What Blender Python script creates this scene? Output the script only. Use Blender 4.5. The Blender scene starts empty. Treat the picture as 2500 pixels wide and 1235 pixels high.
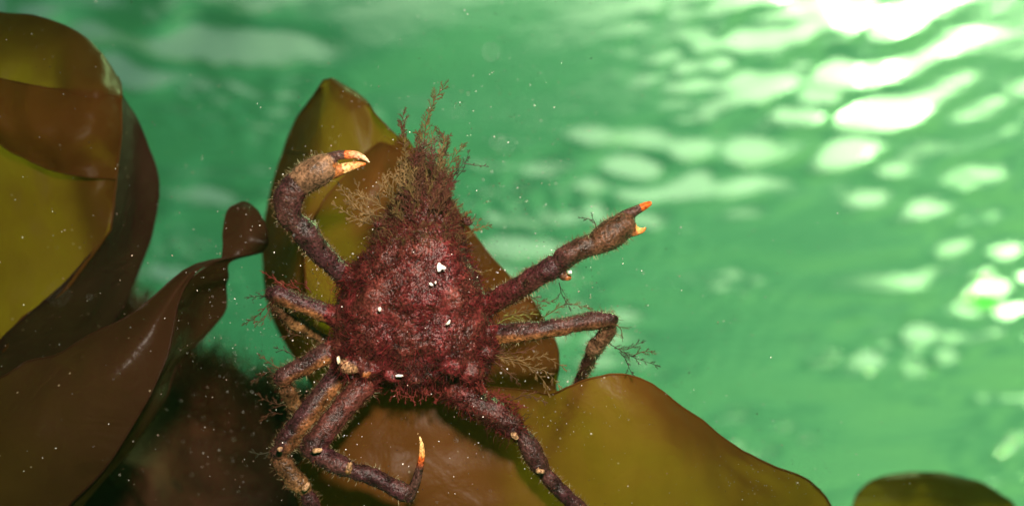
import bpy, math, random
import numpy as np
from mathutils import Vector, noise, kdtree

random.seed(7); rng = np.random.default_rng(7)
R = math.radians
sc = bpy.context.scene
col = sc.collection

# ------------------------------------------------------------------ camera, world, sun, strobe, exposure
PITCH = R(28)
TH = math.tan(R(30))
FWD = Vector((0, math.cos(PITCH), math.sin(PITCH)))
UP = Vector((0, -math.sin(PITCH), math.cos(PITCH)))
RT = Vector((1, 0, 0))

def P(px, py, d):
    """point seen at photograph pixel (px, py) at d metres along the view axis"""
    k = 2 * TH / 2500
    return FWD * d + RT * ((px - 1250) * k * d) + UP * ((617.5 - py) * k * d)

def PXM(d):  # metres per photograph pixel at distance d
    return 2 * TH * d / 2500

cam_d = bpy.data.cameras.new('camera')
cam = bpy.data.objects.new('camera', cam_d); col.objects.link(cam)
cam.rotation_euler = (math.pi / 2 + PITCH, 0, 0)
cam_d.angle = R(60); cam_d.clip_start = 0.01; cam_d.clip_end = 200
cam_d.dof.use_dof = True; cam_d.dof.focus_distance = 0.288; cam_d.dof.aperture_fstop = 5.6
sc.camera = cam

SUN_DIR = P(2332, -1300, 1.0).normalized()          # towards the sun, as it comes through the water
SUN_EL = math.asin(SUN_DIR.z); SUN_AZ = math.atan2(SUN_DIR.x, SUN_DIR.y)

world = bpy.data.worlds.new('World'); sc.world = world; world.use_nodes = True
nt = world.node_tree; nt.nodes.clear(); L = nt.links.new
def N(tree, t, **kw):
    n = tree.nodes.new(t)
    for k, v in kw.items(): setattr(n, k, v)
    return n
out = N(nt, 'ShaderNodeOutputWorld')
sky = N(nt, 'ShaderNodeTexSky', sky_type='NISHITA', sun_disc=False, sun_elevation=SUN_EL, sun_rotation=SUN_AZ)
bg_sky = N(nt, 'ShaderNodeBackground'); bg_sky.inputs[1].default_value = 0.055
L(sky.outputs[0], bg_sky.inputs[0])
tc = N(nt, 'ShaderNodeTexCoord'); sep = N(nt, 'ShaderNodeSeparateXYZ'); L(tc.outputs['Generated'], sep.inputs[0])
# open water below the horizon: light scattered back by green water, brighter towards the sun's side
dt = N(nt, 'ShaderNodeVectorMath', operation='DOT_PRODUCT'); L(tc.outputs['Generated'], dt.inputs[0])
dt.inputs[1].default_value = (math.sin(SUN_AZ), math.cos(SUN_AZ), 0.0)
ramp = N(nt, 'ShaderNodeValToRGB'); L(dt.outputs['Value'], ramp.inputs[0])
e = ramp.color_ramp.elements
e[0].position = 0.0; e[0].color = (0.025, 0.14, 0.055, 1)
e[1].position = 1.0; e[1].color = (0.33, 0.86, 0.26, 1)
for p_, c_ in ((0.45, (0.046, 0.24, 0.100, 1)), (0.72, (0.12, 0.45, 0.175, 1)), (0.86, (0.20, 0.60, 0.225, 1))):
    x = e.new(p_); x.color = c_
bg_deep = N(nt, 'ShaderNodeBackground'); bg_deep.inputs[1].default_value = 1.0; L(ramp.outputs[0], bg_deep.inputs[0])
gt = N(nt, 'ShaderNodeMath', operation='GREATER_THAN'); gt.inputs[1].default_value = 0.0; L(sep.outputs[2], gt.inputs[0])
# glow lobes added to the sky, away from the sun's direction, for surface glare
ds = N(nt, 'ShaderNodeVectorMath', operation='DOT_PRODUCT'); L(tc.outputs['Generated'], ds.inputs[0]); ds.inputs[1].default_value = P(2620, -60, 1.0).normalized()   # added bright spot that whitens the water surface at upper right
mx = N(nt, 'ShaderNodeMath', operation='MAXIMUM'); mx.inputs[1].default_value = 0.0; L(ds.outputs['Value'], mx.inputs[0])
pw = N(nt, 'ShaderNodeMath', operation='POWER'); pw.inputs[1].default_value = 45.0; L(mx.outputs[0], pw.inputs[0])
ml = N(nt, 'ShaderNodeMath', operation='MULTIPLY'); ml.inputs[1].default_value = 4.0; L(pw.outputs[0], ml.inputs[0])
bg_glare = N(nt, 'ShaderNodeBackground'); bg_glare.inputs[0].default_value = (1, 0.97, 0.88, 1); pw2 = N(nt, 'ShaderNodeMath', operation='POWER'); pw2.inputs[1].default_value = 3.2; L(mx.outputs[0], pw2.inputs[0])
ml2 = N(nt, 'ShaderNodeMath', operation='MULTIPLY_ADD'); ml2.inputs[1].default_value = 1.15; L(pw2.outputs[0], ml2.inputs[0]); L(ml.outputs[0], ml2.inputs[2])
pw3 = N(nt, 'ShaderNodeMath', operation='POWER'); pw3.inputs[1].default_value = 500.0; dh = N(nt, 'ShaderNodeVectorMath', operation='DOT_PRODUCT'); L(tc.outputs['Generated'], dh.inputs[0]); dh.inputs[1].default_value = P(2750, 760, 1.0).normalized()   # small hot spot added low in the sky to make glints on ripples
mh = N(nt, 'ShaderNodeMath', operation='MAXIMUM'); mh.inputs[1].default_value = 0.0; L(dh.outputs['Value'], mh.inputs[0]); L(mh.outputs[0], pw3.inputs[0])
ml3 = N(nt, 'ShaderNodeMath', operation='MULTIPLY_ADD'); ml3.inputs[1].default_value = 80.0; L(pw3.outputs[0], ml3.inputs[0]); L(ml2.outputs[0], ml3.inputs[2])
L(ml3.outputs[0], bg_glare.inputs[1])
ad = N(nt, 'ShaderNodeAddShader'); L(bg_sky.outputs[0], ad.inputs[0]); L(bg_glare.outputs[0], ad.inputs[1])
mixw = N(nt, 'ShaderNodeMixShader'); L(gt.outputs[0], mixw.inputs[0]); L(bg_deep.outputs[0], mixw.inputs[1]); L(ad.outputs[0], mixw.inputs[2])
L(mixw.outputs[0], out.inputs[0])

sl = bpy.data.lights.new('sun', 'SUN'); sl.energy = 3.9; sl.angle = R(12.0); sl.color = (1.0, 0.95, 0.75)
sun = bpy.data.objects.new('sun', sl); col.objects.link(sun)
sun.rotation_euler = (-SUN_DIR).to_track_quat('-Z', 'Y').to_euler()

# the photographer's strobe, which visibly lights the crab from the front
st = bpy.data.lights.new('strobe', 'AREA'); st.shape = 'DISK'; st.size = 0.03; st.spread = R(84); st.energy = 0.66; st.color = (1.0, 0.86, 0.72)
strobe = bpy.data.objects.new('strobe', st); col.objects.link(strobe)
strobe.location = RT * 0.025 + UP * 0.095 + FWD * 0.02
strobe.rotation_euler = (P(1080, 760, 0.30) - strobe.location).to_track_quat('-Z', 'Y').to_euler()

sc.view_settings.view_transform = 'Standard'; sc.view_settings.look = 'None'
sc.view_settings.exposure = 0.0; sc.view_settings.gamma = 1.0
sc.render.engine = 'CYCLES'
cy = sc.cycles
cy.max_bounces = 8; cy.diffuse_bounces = 3; cy.glossy_bounces = 4; cy.transmission_bounces = 6; cy.transparent_max_bounces = 12
cy.sample_clamp_indirect = 8.0; cy.caustics_refractive = True; cy.caustics_reflective = True
cy.use_denoising = True
try: cy.denoiser = 'OPENIMAGEDENOISE'; cy.denoising_input_passes = 'RGB_ALBEDO_NORMAL'
except Exception: pass

# ------------------------------------------------------------------ helpers
def tag(o, label=None, cat=None, group=None, kind=None):
    if label: o['label'] = label
    if cat: o['category'] = cat
    if group: o['group'] = group
    if kind: o['kind'] = kind
    return o

def mesh_obj(name, verts, faces, mat, parent=None, smooth=True, colors=None):
    me = bpy.data.meshes.new(name)
    v = np.asarray(verts, dtype=np.float32).reshape(-1, 3)
    if isinstance(faces, np.ndarray):
        k = faces.shape[1]; n = faces.shape[0]
        me.vertices.add(len(v)); me.vertices.foreach_set('co', v.ravel())
        me.loops.add(n * k); me.loops.foreach_set('vertex_index', faces.astype(np.int32).ravel())
        me.polygons.add(n); me.polygons.foreach_set('loop_start', np.arange(0, n * k, k, dtype=np.int32))
        me.update(calc_edges=True); me.validate()
    else:
        me.from_pydata(v.tolist(), [], [list(f) for f in faces]); me.update()
    if smooth: me.polygons.foreach_set('use_smooth', np.ones(len(me.polygons), dtype=bool))
    if colors is not None: set_colors(me, colors)
    if mat: me.materials.append(mat)
    o = bpy.data.objects.new(name, me); col.objects.link(o)
    if parent: o.parent = parent
    return o

def set_colors(me, c):
    c = np.asarray(c, dtype=np.float32).reshape(-1, 3)
    a = me.color_attributes.new('tint', 'FLOAT_COLOR', 'POINT')
    rgba = np.ones((len(c), 4), dtype=np.float32); rgba[:, :3] = c
    a.data.foreach_set('color', rgba.ravel())

def cr(pts, n):
    """Catmull-Rom resampling of a list of tuples to n points"""
    p = np.asarray(pts, dtype=float)
    if len(p) == 1: return np.repeat(p, n, 0)
    if len(p) == 2:
        t = np.linspace(0, 1, n)[:, None]; return p[0] * (1 - t) + p[1] * t
    q = np.vstack([2 * p[0] - p[1], p, 2 * p[-1] - p[-2]])
    m = len(p) - 1
    t = np.linspace(0, m, n); i = np.minimum(t.astype(int), m - 1); f = (t - i)[:, None]
    a, b, c, d = q[i], q[i + 1], q[i + 2], q[i + 3]
    return 0.5 * (2 * b + (c - a) * f + (2 * a - 5 * b + 4 * c - d) * f ** 2 + (3 * b - a - 3 * c + d) * f ** 3)

def nvec(v, s): return noise.noise(Vector(v) * s)

class Tubes:
    """collects many thin tapered tubes as one mesh"""
    def __init__(s, sides=3): s.v = []; s.f = []; s.c = []; s.n = 0; s.k = sides
    def add(s, pts, radii, color):
        p = np.asarray(pts, dtype=float); m = len(p); k = s.k
        t = np.gradient(p, axis=0); t /= np.linalg.norm(t, axis=1)[:, None] + 1e-12
        ref = np.array((0.31, 0.77, 0.55)); 
        if abs(t[0] @ ref) > 0.9: ref = np.array((0.9, -0.3, 0.2))
        a = np.cross(t, ref); a /= np.linalg.norm(a, axis=1)[:, None] + 1e-12
        b = np.cross(t, a)
        ang = np.arange(k) * 2 * math.pi / k
        r = np.asarray(radii, dtype=float)
        ring = p[:, None, :] + r[:, None, None] * (np.cos(ang)[None, :, None] * a[:, None, :] + np.sin(ang)[None, :, None] * b[:, None, :])
        s.v.append(ring.reshape(-1, 3))
        i = np.arange(m - 1)[:, None] * k; j = np.arange(k)[None, :]; j2 = (j + 1) % k
        q = np.stack([i + j, i + j2, i + k + j2, i + k + j], -1).reshape(-1, 4) + s.n
        s.f.append(q); s.n += m * k
        s.c.append(np.repeat(np.asarray(color, dtype=float)[None] if np.ndim(color) == 1 else np.repeat(np.asarray(color), k, 0), m * k if np.ndim(color) == 1 else 1, 0))
    def build(s, name, mat, parent=None):
        return mesh_obj(name, np.vstack(s.v), np.vstack(s.f), mat, parent, True, np.vstack(s.c))

# ------------------------------------------------------------------ materials
def new_mat(name):
    m = bpy.data.materials.new(name); m.use_nodes = True; t = m.node_tree; t.nodes.clear()
    return m, t, N(t, 'ShaderNodeOutputMaterial')

def rampn(t, fac, stops):
    r = N(t, 'ShaderNodeValToRGB'); e = r.color_ramp.elements
    e[0].position, e[0].color = stops[0][0], (*stops[0][1], 1); e[1].position, e[1].color = stops[-1][0], (*stops[-1][1], 1)
    for p, c in stops[1:-1]: x = e.new(p); x.color = (*c, 1)
    t.links.new(fac, r.inputs[0]); return r

def kelp_mat(name, front, trans, fac=0.55, rough=0.32):
    m, t, o = new_mat(name); l = t.links.new
    tc = N(t, 'ShaderNodeTexCoord')
    n1 = N(t, 'ShaderNodeTexNoise'); n1.inputs['Scale'].default_value = 22; n1.inputs['Detail'].default_value = 5; l(tc.outputs['Object'], n1.inputs[0])
    n2 = N(t, 'ShaderNodeTexNoise'); n2.inputs['Scale'].default_value = 900; n2.inputs['Detail'].default_value = 4; l(tc.outputs['Object'], n2.inputs[0])
    fr = rampn(t, n1.outputs[0], [(0.3, tuple(c * 0.72 for c in front)), (0.7, tuple(c * 1.25 for c in front))])
    tr = rampn(t, n1.outputs[0], [(0.3, (trans[0] * 0.95, trans[1] * 0.74, trans[2] * 0.8)), (0.7, (trans[0] * 1.05, trans[1] * 1.12, trans[2]))])
    bp0 = N(t, 'ShaderNodeBump'); bp0.inputs['Strength'].default_value = 0.5; bp0.inputs['Distance'].default_value = 0.0035
    n3 = N(t, 'ShaderNodeTexNoise'); n3.inputs['Scale'].default_value = 48; n3.inputs['Detail'].default_value = 3; n3.inputs['Distortion'].default_value = 0.8; l(tc.outputs['Object'], n3.inputs[0]); l(n3.outputs[0], bp0.inputs['Height'])
    bp = N(t, 'ShaderNodeBump'); bp.inputs['Strength'].default_value = 0.15; bp.inputs['Distance'].default_value = 0.0006; l(n2.outputs[0], bp.inputs['Height']); l(bp0.outputs[0], bp.inputs['Normal'])
    vo = N(t, 'ShaderNodeTexVoronoi'); vo.inputs['Scale'].default_value = 420; l(tc.outputs['Object'], vo.inputs[0])
    lt = N(t, 'ShaderNodeMath', operation='LESS_THAN'); lt.inputs[1].default_value = 0.16; l(vo.outputs['Distance'], lt.inputs[0])
    sx = N(t, 'ShaderNodeSeparateXYZ'); l(vo.outputs['Color'], sx.inputs[0])
    gt = N(t, 'ShaderNodeMath', operation='GREATER_THAN'); gt.inputs[1].default_value = 0.95; l(sx.outputs[0], gt.inputs[0])
    mu = N(t, 'ShaderNodeMath', operation='MULTIPLY'); l(lt.outputs[0], mu.inputs[0]); l(gt.outputs[0], mu.inputs[1])
    mc = N(t, 'ShaderNodeMixRGB'); mc.inputs[2].default_value = (0.30, 0.22, 0.14, 1); l(mu.outputs[0], mc.inputs[0]); l(fr.outputs[0], mc.inputs[1])
    b = N(t, 'ShaderNodeBsdfPrincipled'); l(mc.outputs[0], b.inputs['Base Color']); b.inputs['Roughness'].default_value = rough
    b.inputs['IOR'].default_value = 1.18; l(bp.outputs[0], b.inputs['Normal'])
    tl = N(t, 'ShaderNodeBsdfTranslucent'); l(tr.outputs[0], tl.inputs[0])
    mx = N(t, 'ShaderNodeMixShader'); mx.inputs[0].default_value = fac; l(b.outputs[0], mx.inputs[1]); l(tl.outputs[0], mx.inputs[2])
    l(mx.outputs[0], o.inputs[0]); return m

KELP = kelp_mat('kelp', (0.105, 0.036, 0.008), (0.34, 0.195, 0.012), 0.48, 0.42)
KELP_DARK = kelp_mat('dark_kelp', (0.035, 0.013, 0.009), (0.06, 0.03, 0.008), 0.3, 0.5)

def tint_mat(name, rough=0.45, spec_ior=1.4, transl=0.0, vary=0.35, scale=700, bump=0.0):
    m, t, o = new_mat(name); l = t.links.new
    at = N(t, 'ShaderNodeAttribute', attribute_name='tint')
    tc = N(t, 'ShaderNodeTexCoord')
    n1 = N(t, 'ShaderNodeTexNoise'); n1.inputs['Scale'].default_value = scale; n1.inputs['Detail'].default_value = 6; l(tc.outputs['Object'], n1.inputs[0])
    mr = N(t, 'ShaderNodeMapRange'); mr.inputs[1].default_value = 0.3; mr.inputs[2].default_value = 0.7
    mr.inputs[3].default_value = 1 - vary; mr.inputs[4].default_value = 1 + vary; l(n1.outputs[0], mr.inputs[0])
    vm = N(t, 'ShaderNodeVectorMath', operation='SCALE'); l(at.outputs['Color'], vm.inputs[0]); l(mr.outputs[0], vm.inputs['Scale'])
    b = N(t, 'ShaderNodeBsdfPrincipled'); l(vm.outputs[0], b.inputs['Base Color']); b.inputs['Roughness'].default_value = rough; b.inputs['IOR'].default_value = spec_ior
    if bump:
        bp = N(t, 'ShaderNodeBump'); bp.inputs['Strength'].default_value = 0.8; bp.inputs['Distance'].default_value = bump
        l(n1.outputs[0], bp.inputs['Height']); l(bp.outputs[0], b.inputs['Normal'])
    if transl:
        tl = N(t, 'ShaderNodeBsdfTranslucent'); l(vm.outputs[0], tl.inputs[0])
        mx = N(t, 'ShaderNodeMixShader'); mx.inputs[0].default_value = transl; l(b.outputs[0], mx.inputs[1]); l(tl.outputs[0], mx.inputs[2]); l(mx.outputs[0], o.inputs[0])
    else: l(b.outputs[0], o.inputs[0])
    return m

SHELL = tint_mat('crab_shell', 0.24, 1.28, 0, 0.8, 1100, 0.0007)
ALGAE = tint_mat('red_algae', 0.3, 1.16, 0.3, 0.3, 300)
GRAINS = tint_mat('glint_shell_grains', 0.15, 1.5, 0, 0.2, 2000)  # shell chips, drifting specks, and grains standing in for wet glints
ROCK = tint_mat('reef_rock', 0.8, 1.3, 0, 0.6, 25, 0.004)

# ------------------------------------------------------------------ the water: wavy surface overhead
H = 0.95
def wave_h(x, y):
    h = np.zeros_like(x); g = np.random.default_rng(23)
    def sines(lams, n, spread, seed):
        gg = np.random.default_rng(seed); o = np.zeros_like(x)
        for _ in range(n):
            a = math.pi / 2 - 0.2 + gg.normal() * spread; w = gg.uniform(*lams); k = 2 * math.pi / w
            o += np.sin(k * (x * math.cos(a) + y * math.sin(a)) + gg.random() * 6.283) / k
        return o * math.sqrt(2 / n)
    def env(lam, seed): return np.clip(0.5 + 0.9 * sines((lam * 0.6, lam * 1.5), 7, 2.0, seed) * 2 * math.pi / lam, 0.0, 2.2)
    h += 0.030 * sines((1.0, 1.7), 5, 0.4, 71)
    h += 0.045 * sines((0.4, 0.8), 9, 0.5, 72)
    h += 0.06 * sines((0.18, 0.36), 14, 0.55, 73) * env(1.1, 74)
    h += 0.27 * sines((0.08, 0.17), 18, 0.8, 75) * env(0.7, 76)
    h += 0.16 * sines((0.04, 0.07), 18, 1.2, 77) * env(0.5, 78)
    # two swell faces shaped for light: one lets glare through, one keeps the left dark
    for px_, py_, a_, s_, ux, uy in ((0.85, 1.10, 0.085, 0.32, 0.6, 0.8), (-0.75, 1.15, -0.20, 0.55, -0.3, 0.95)):
        dx, dy = x - px_, y - py_
        h -= a_ * (dx * ux + dy * uy) * np.exp(-(dx * dx + dy * dy) / (2 * s_ * s_))
    return h
gx = np.concatenate([np.linspace(-30, -4.4, 20), np.linspace(-4.2, -2.2, 90), np.linspace(-2.18, 2.4, 330), np.linspace(2.42, 4.6, 95), np.linspace(4.8, 30, 20)])
gy = np.concatenate([np.linspace(-30, -0.6, 20), np.linspace(-0.4, 0.5, 30), np.linspace(0.51, 3.0, 250), np.linspace(3.02, 6.2, 160), np.linspace(6.5, 30, 20)])
X, Y = np.meshgrid(gx, gy)
Z = H + wave_h(X, Y) * ((X > -4.3) & (X < 4.7) & (Y > -0.5) & (Y < 6.3))
nx, ny = len(gx), len(gy)
idx = np.arange(nx * ny).reshape(ny, nx)
F = np.stack([idx[:-1, :-1], idx[:-1, 1:], idx[1:, 1:], idx[1:, :-1]], -1).reshape(-1, 4)
m, t, o_ = new_mat('water'); l = t.links.new
tcw = N(t, 'ShaderNodeTexCoord')
nw = N(t, 'ShaderNodeTexNoise'); nw.inputs['Scale'].default_value = 26; nw.inputs['Detail'].default_value = 5; nw.inputs['Roughness'].default_value = 0.62
mpw = N(t, 'ShaderNodeMapping'); mpw.inputs['Scale'].default_value = (0.55, 1.0, 1.0); mpw.inputs['Rotation'].default_value = (0, 0, 0.2); l(tcw.outputs['Object'], mpw.inputs[0]); l(mpw.outputs[0], nw.inputs[0])
bw = N(t, 'ShaderNodeBump'); bw.inputs['Strength'].default_value = 1.0; bw.inputs['Distance'].default_value = 0.0046; l(nw.outputs[0], bw.inputs['Height'])
fr = N(t, 'ShaderNodeFresnel'); fr.inputs[0].default_value = 1.333; l(bw.outputs[0], fr.inputs['Normal'])
rf = N(t, 'ShaderNodeBsdfRefraction'); rf.inputs['IOR'].default_value = 1.333; rf.inputs['Roughness'].default_value = 0.0; rf.inputs[0].default_value = (0.48, 1.0, 0.42, 1)
tp = N(t, 'ShaderNodeBsdfTransparent'); tp.inputs[0].default_value = (0.60, 1.0, 0.50, 1)
gl = N(t, 'ShaderNodeBsdfGlossy'); gl.inputs['Roughness'].default_value = 0.0; gl.inputs[0].default_value = (1, 1, 1, 1)
l(bw.outputs[0], rf.inputs['Normal']); l(bw.outputs[0], gl.inputs['Normal'])
m1 = N(t, 'ShaderNodeMixShader'); m1.inputs[0].default_value = 0.5; l(rf.outputs[0], m1.inputs[1]); l(tp.outputs[0], m1.inputs[2])
m2 = N(t, 'ShaderNodeMixShader'); l(fr.outputs[0], m2.inputs[0]); l(m1.outputs[0], m2.inputs[1]); l(gl.outputs[0], m2.inputs[2])
l(m2.outputs[0], o_.inputs[0])
water = mesh_obj('water', np.stack([X, Y, Z], -1), F, m)
tag(water, 'rippled underside of the green water surface overhead', 'water', kind='structure')

# ------------------------------------------------------------------ kelp blades
def blade(name, patches, mat, label, wav=0.0015, parent=None, nu=36, nv=70, edge=0.00035):
    V = []; Fs = []; off = 0; tb = Tubes(5)
    for rows in patches:
        rr = np.array([cr(r, nu) for r in rows])                    # rows x nu x 3
        g = np.array([cr(rr[:, j], nv) for j in range(nu)])          # nu x nv x 3
        pts = np.empty((nu, nv, 3))
        for i in range(nu):
            for j in range(nv):
                px, py, d = g[i, j]
                q = Vector((px * 0.012, py * 0.012, d * 9)); px += 3.0 * noise.noise(q) + 1.2 * noise.noise(q * 4); py += 3.0 * noise.noise(q + Vector((7, 3, 1))) + 1.2 * noise.noise(q * 4 + Vector((7, 3, 1)))
                d += wav * (noise.noise(Vector((px * 0.006, py * 0.006, off * 0.001))) + 0.4 * noise.noise(Vector((px * 0.02, py * 0.014, 5))))
                pts[i, j] = P(px, py, d)
        V.append(pts.reshape(-1, 3))
        idx = np.arange(nu * nv).reshape(nu, nv) + off
        Fs.append(np.stack([idx[:-1, :-1], idx[1:, :-1], idx[1:, 1:], idx[:-1, 1:]], -1).reshape(-1, 4))
        off += nu * nv
        if edge:
            for e in (pts[0], pts[-1], pts[:, 0], pts[:, -1]): tb.add(e, np.full(len(e), edge), (1, 1, 1))
    if edge:
        V.append(np.vstack(tb.v)); Fs.append(np.vstack(tb.f) + off)
    o = mesh_obj(name, np.vstack(V), np.vstack(Fs), mat, parent)
    tag(o, label, 'kelp', 'kelp blades around the crab')
    return o

# broad folded blade at the photo's left: rises, folds back under itself, then rolls over the top
blade('kelp_blade', [[
    [(-1000, 1010, .345), (-160, 930, .345), (0, 862, .345), (20, 820, .345), (60, 770, .344), (150, 715, .344), (215, 640, .344), (270, 560, .345)],
    [(-1000, 780, .342), (-200, 740, .342), (-60, 700, .342), (40, 660, .341), (130, 610, .341), (200, 560, .341), (250, 510, .342), (281, 470, .345)],
    [(-1000, 560, .340), (-200, 550, .339), (-60, 520, .339), (40, 500, .338), (130, 490, .338), (200, 470, .338), (250, 440, .339), (289, 400, .344)],
    [(-1000, 360, .340), (-200, 350, .339), (-60, 340, .338), (40, 340, .337), (130, 340, .337), (200, 330, .338), (250, 320, .339), (295, 320, .345)],
    [(-1000, 200, .338), (-200, 190, .336), (-60, 190, .334), (40, 205, .334), (130, 219, .334), (200, 224, .334), (255, 230, .337), (297, 240, .345)],
    [(-1000, 120, .344), (-200, 100, .343), (-60, 90, .342), (40, 96, .341), (130, 125, .340), (200, 155, .341), (260, 180, .344), (296, 212, .350)],
    [(-1000, 40, .354), (-200, 30, .353), (-60, 28, .352), (20, 34, .351), (100, 46, .350), (190, 82, .350), (250, 132, .351), (288, 188, .355)],
    [(-1000, 44, .358), (-200, 34, .357), (-60, 32, .356), (20, 38, .355), (100, 50, .354), (188, 86, .354), (248, 136, .354), (286, 192, .357)],
    ], [
    [(-1000, 198, .336), (-200, 188, .335), (-60, 184, .333), (40, 201, .333), (130, 217, .333), (200, 222, .333), (255, 227, .336), (297, 238, .344)],
    [(-1000, 250, .330), (-200, 240, .329), (-60, 240, .327), (40, 262, .327), (130, 274, .328), (200, 280, .329), (255, 286, .334), (297, 300, .343)],
    [(-1000, 320, .327), (-200, 300, .326), (-60, 290, .325), (40, 320, .325), (130, 340, .326), (200, 345, .327), (250, 350, .333), (293, 360, .343)],
    [(-1000, 400, .329), (-200, 370, .329), (-60, 325, .329), (30, 372, .329), (100, 405, .330), (160, 424, .330), (225, 434, .333), (283, 437, .342)],
    ]], KELP, 'broad olive kelp blade folded over itself at the left edge of the photo', 0.0034, nu=60, nv=110)

blade('kelp_blade', [[
    [(286, 205, .350), (300, 235, .356), (310, 250, .362)],
    [(288, 330, .346), (325, 325, .362), (350, 322, .368)],
    [(276, 480, .345), (330, 450, .362), (386, 440, .372)],
    [(262, 560, .345), (325, 560, .365), (374, 560, .374)],
    [(205, 640, .343), (280, 660, .366), (340, 655, .376)],
    [(130, 715, .341), (240, 760, .368), (298, 755, .378)],
    [(20, 810, .341), (140, 880, .368), (230, 850, .38)],
    [(-80, 920, .341), (20, 1000, .365), (120, 960, .38)],
    [(-300, 1100, .341), (-150, 1200, .365), (-50, 1150, .38)],
    ]], KELP_DARK, 'dark brown kelp blade curving away behind the broad olive folded blade', 0.002)

blade('kelp_blade', [[
    [(-250, 1060, .300), (-180, 1240, .296), (-60, 1500, .30)],
    [(0, 922, .306), (60, 1060, .298), (160, 1245, .304)],
    [(65, 884, .309), (130, 1000, .300), (250, 1150, .306)],
    [(140, 865, .311), (210, 960, .301), (330, 1030, .308)],
    [(205, 824, .313), (280, 900, .303), (384, 925, .310)],
    [(282, 789, .316), (340, 830, .308), (412, 850, .314)],
    [(352, 744, .320), (390, 760, .314), (432, 750, .319)],
    [(422, 681, .326), (445, 685, .322), (462, 682, .325)],
    [(482, 645, .332), (495, 648, .330), (512, 643, .331)],
    [(560, 627, .338), (566, 629, .337), (575, 626, .338)],
    [(640, 614, .345), (641, 615, .345), (643, 614, .345)],
    ], [
    [(543, 630, .337), (590, 622, .340), (642, 614, .345)],
    [(505, 652, .331), (535, 645, .337), (563, 638, .341)],
    [(441, 705, .326), (500, 692, .338), (556, 678, .346)],
    [(437, 740, .330), (490, 720, .345), (550, 700, .352)],
    [(432, 765, .335), (490, 770, .352), (549, 760, .358)],
    [(414, 850, .335), (460, 845, .350), (502, 818, .358)],
    [(388, 920, .332), (415, 910, .345), (432, 890, .352)],
    [(330, 1035, .330), (380, 1010, .342), (402, 975, .350)],
    [(250, 1155, .330), (300, 1120, .342), (332, 1080, .350)],
    [(150, 1260, .330), (170, 1260, .342), (200, 1240, .350)],
    [(0, 1420, .330), (40, 1440, .342), (80, 1420, .350)],
    ], [
    [(543, 630, .337), (590, 622, .340), (642, 614, .345)],
    [(544, 585, .342), (605, 588, .340), (655, 592, .343)],
    [(546, 545, .346), (600, 550, .343), (650, 556, .346)],
    [(558, 508, .350), (595, 512, .347), (630, 516, .350)],
    [(588, 494, .353), (596, 494, .353), (604, 496, .353)],
    ]], kelp_mat('brown_kelp', (0.042, 0.016, 0.008), (0.15, 0.07, 0.009), 0.4), 'long brown kelp blade twisting up to a small curled tip', 0.0015, nu=30, nv=80)

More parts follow.
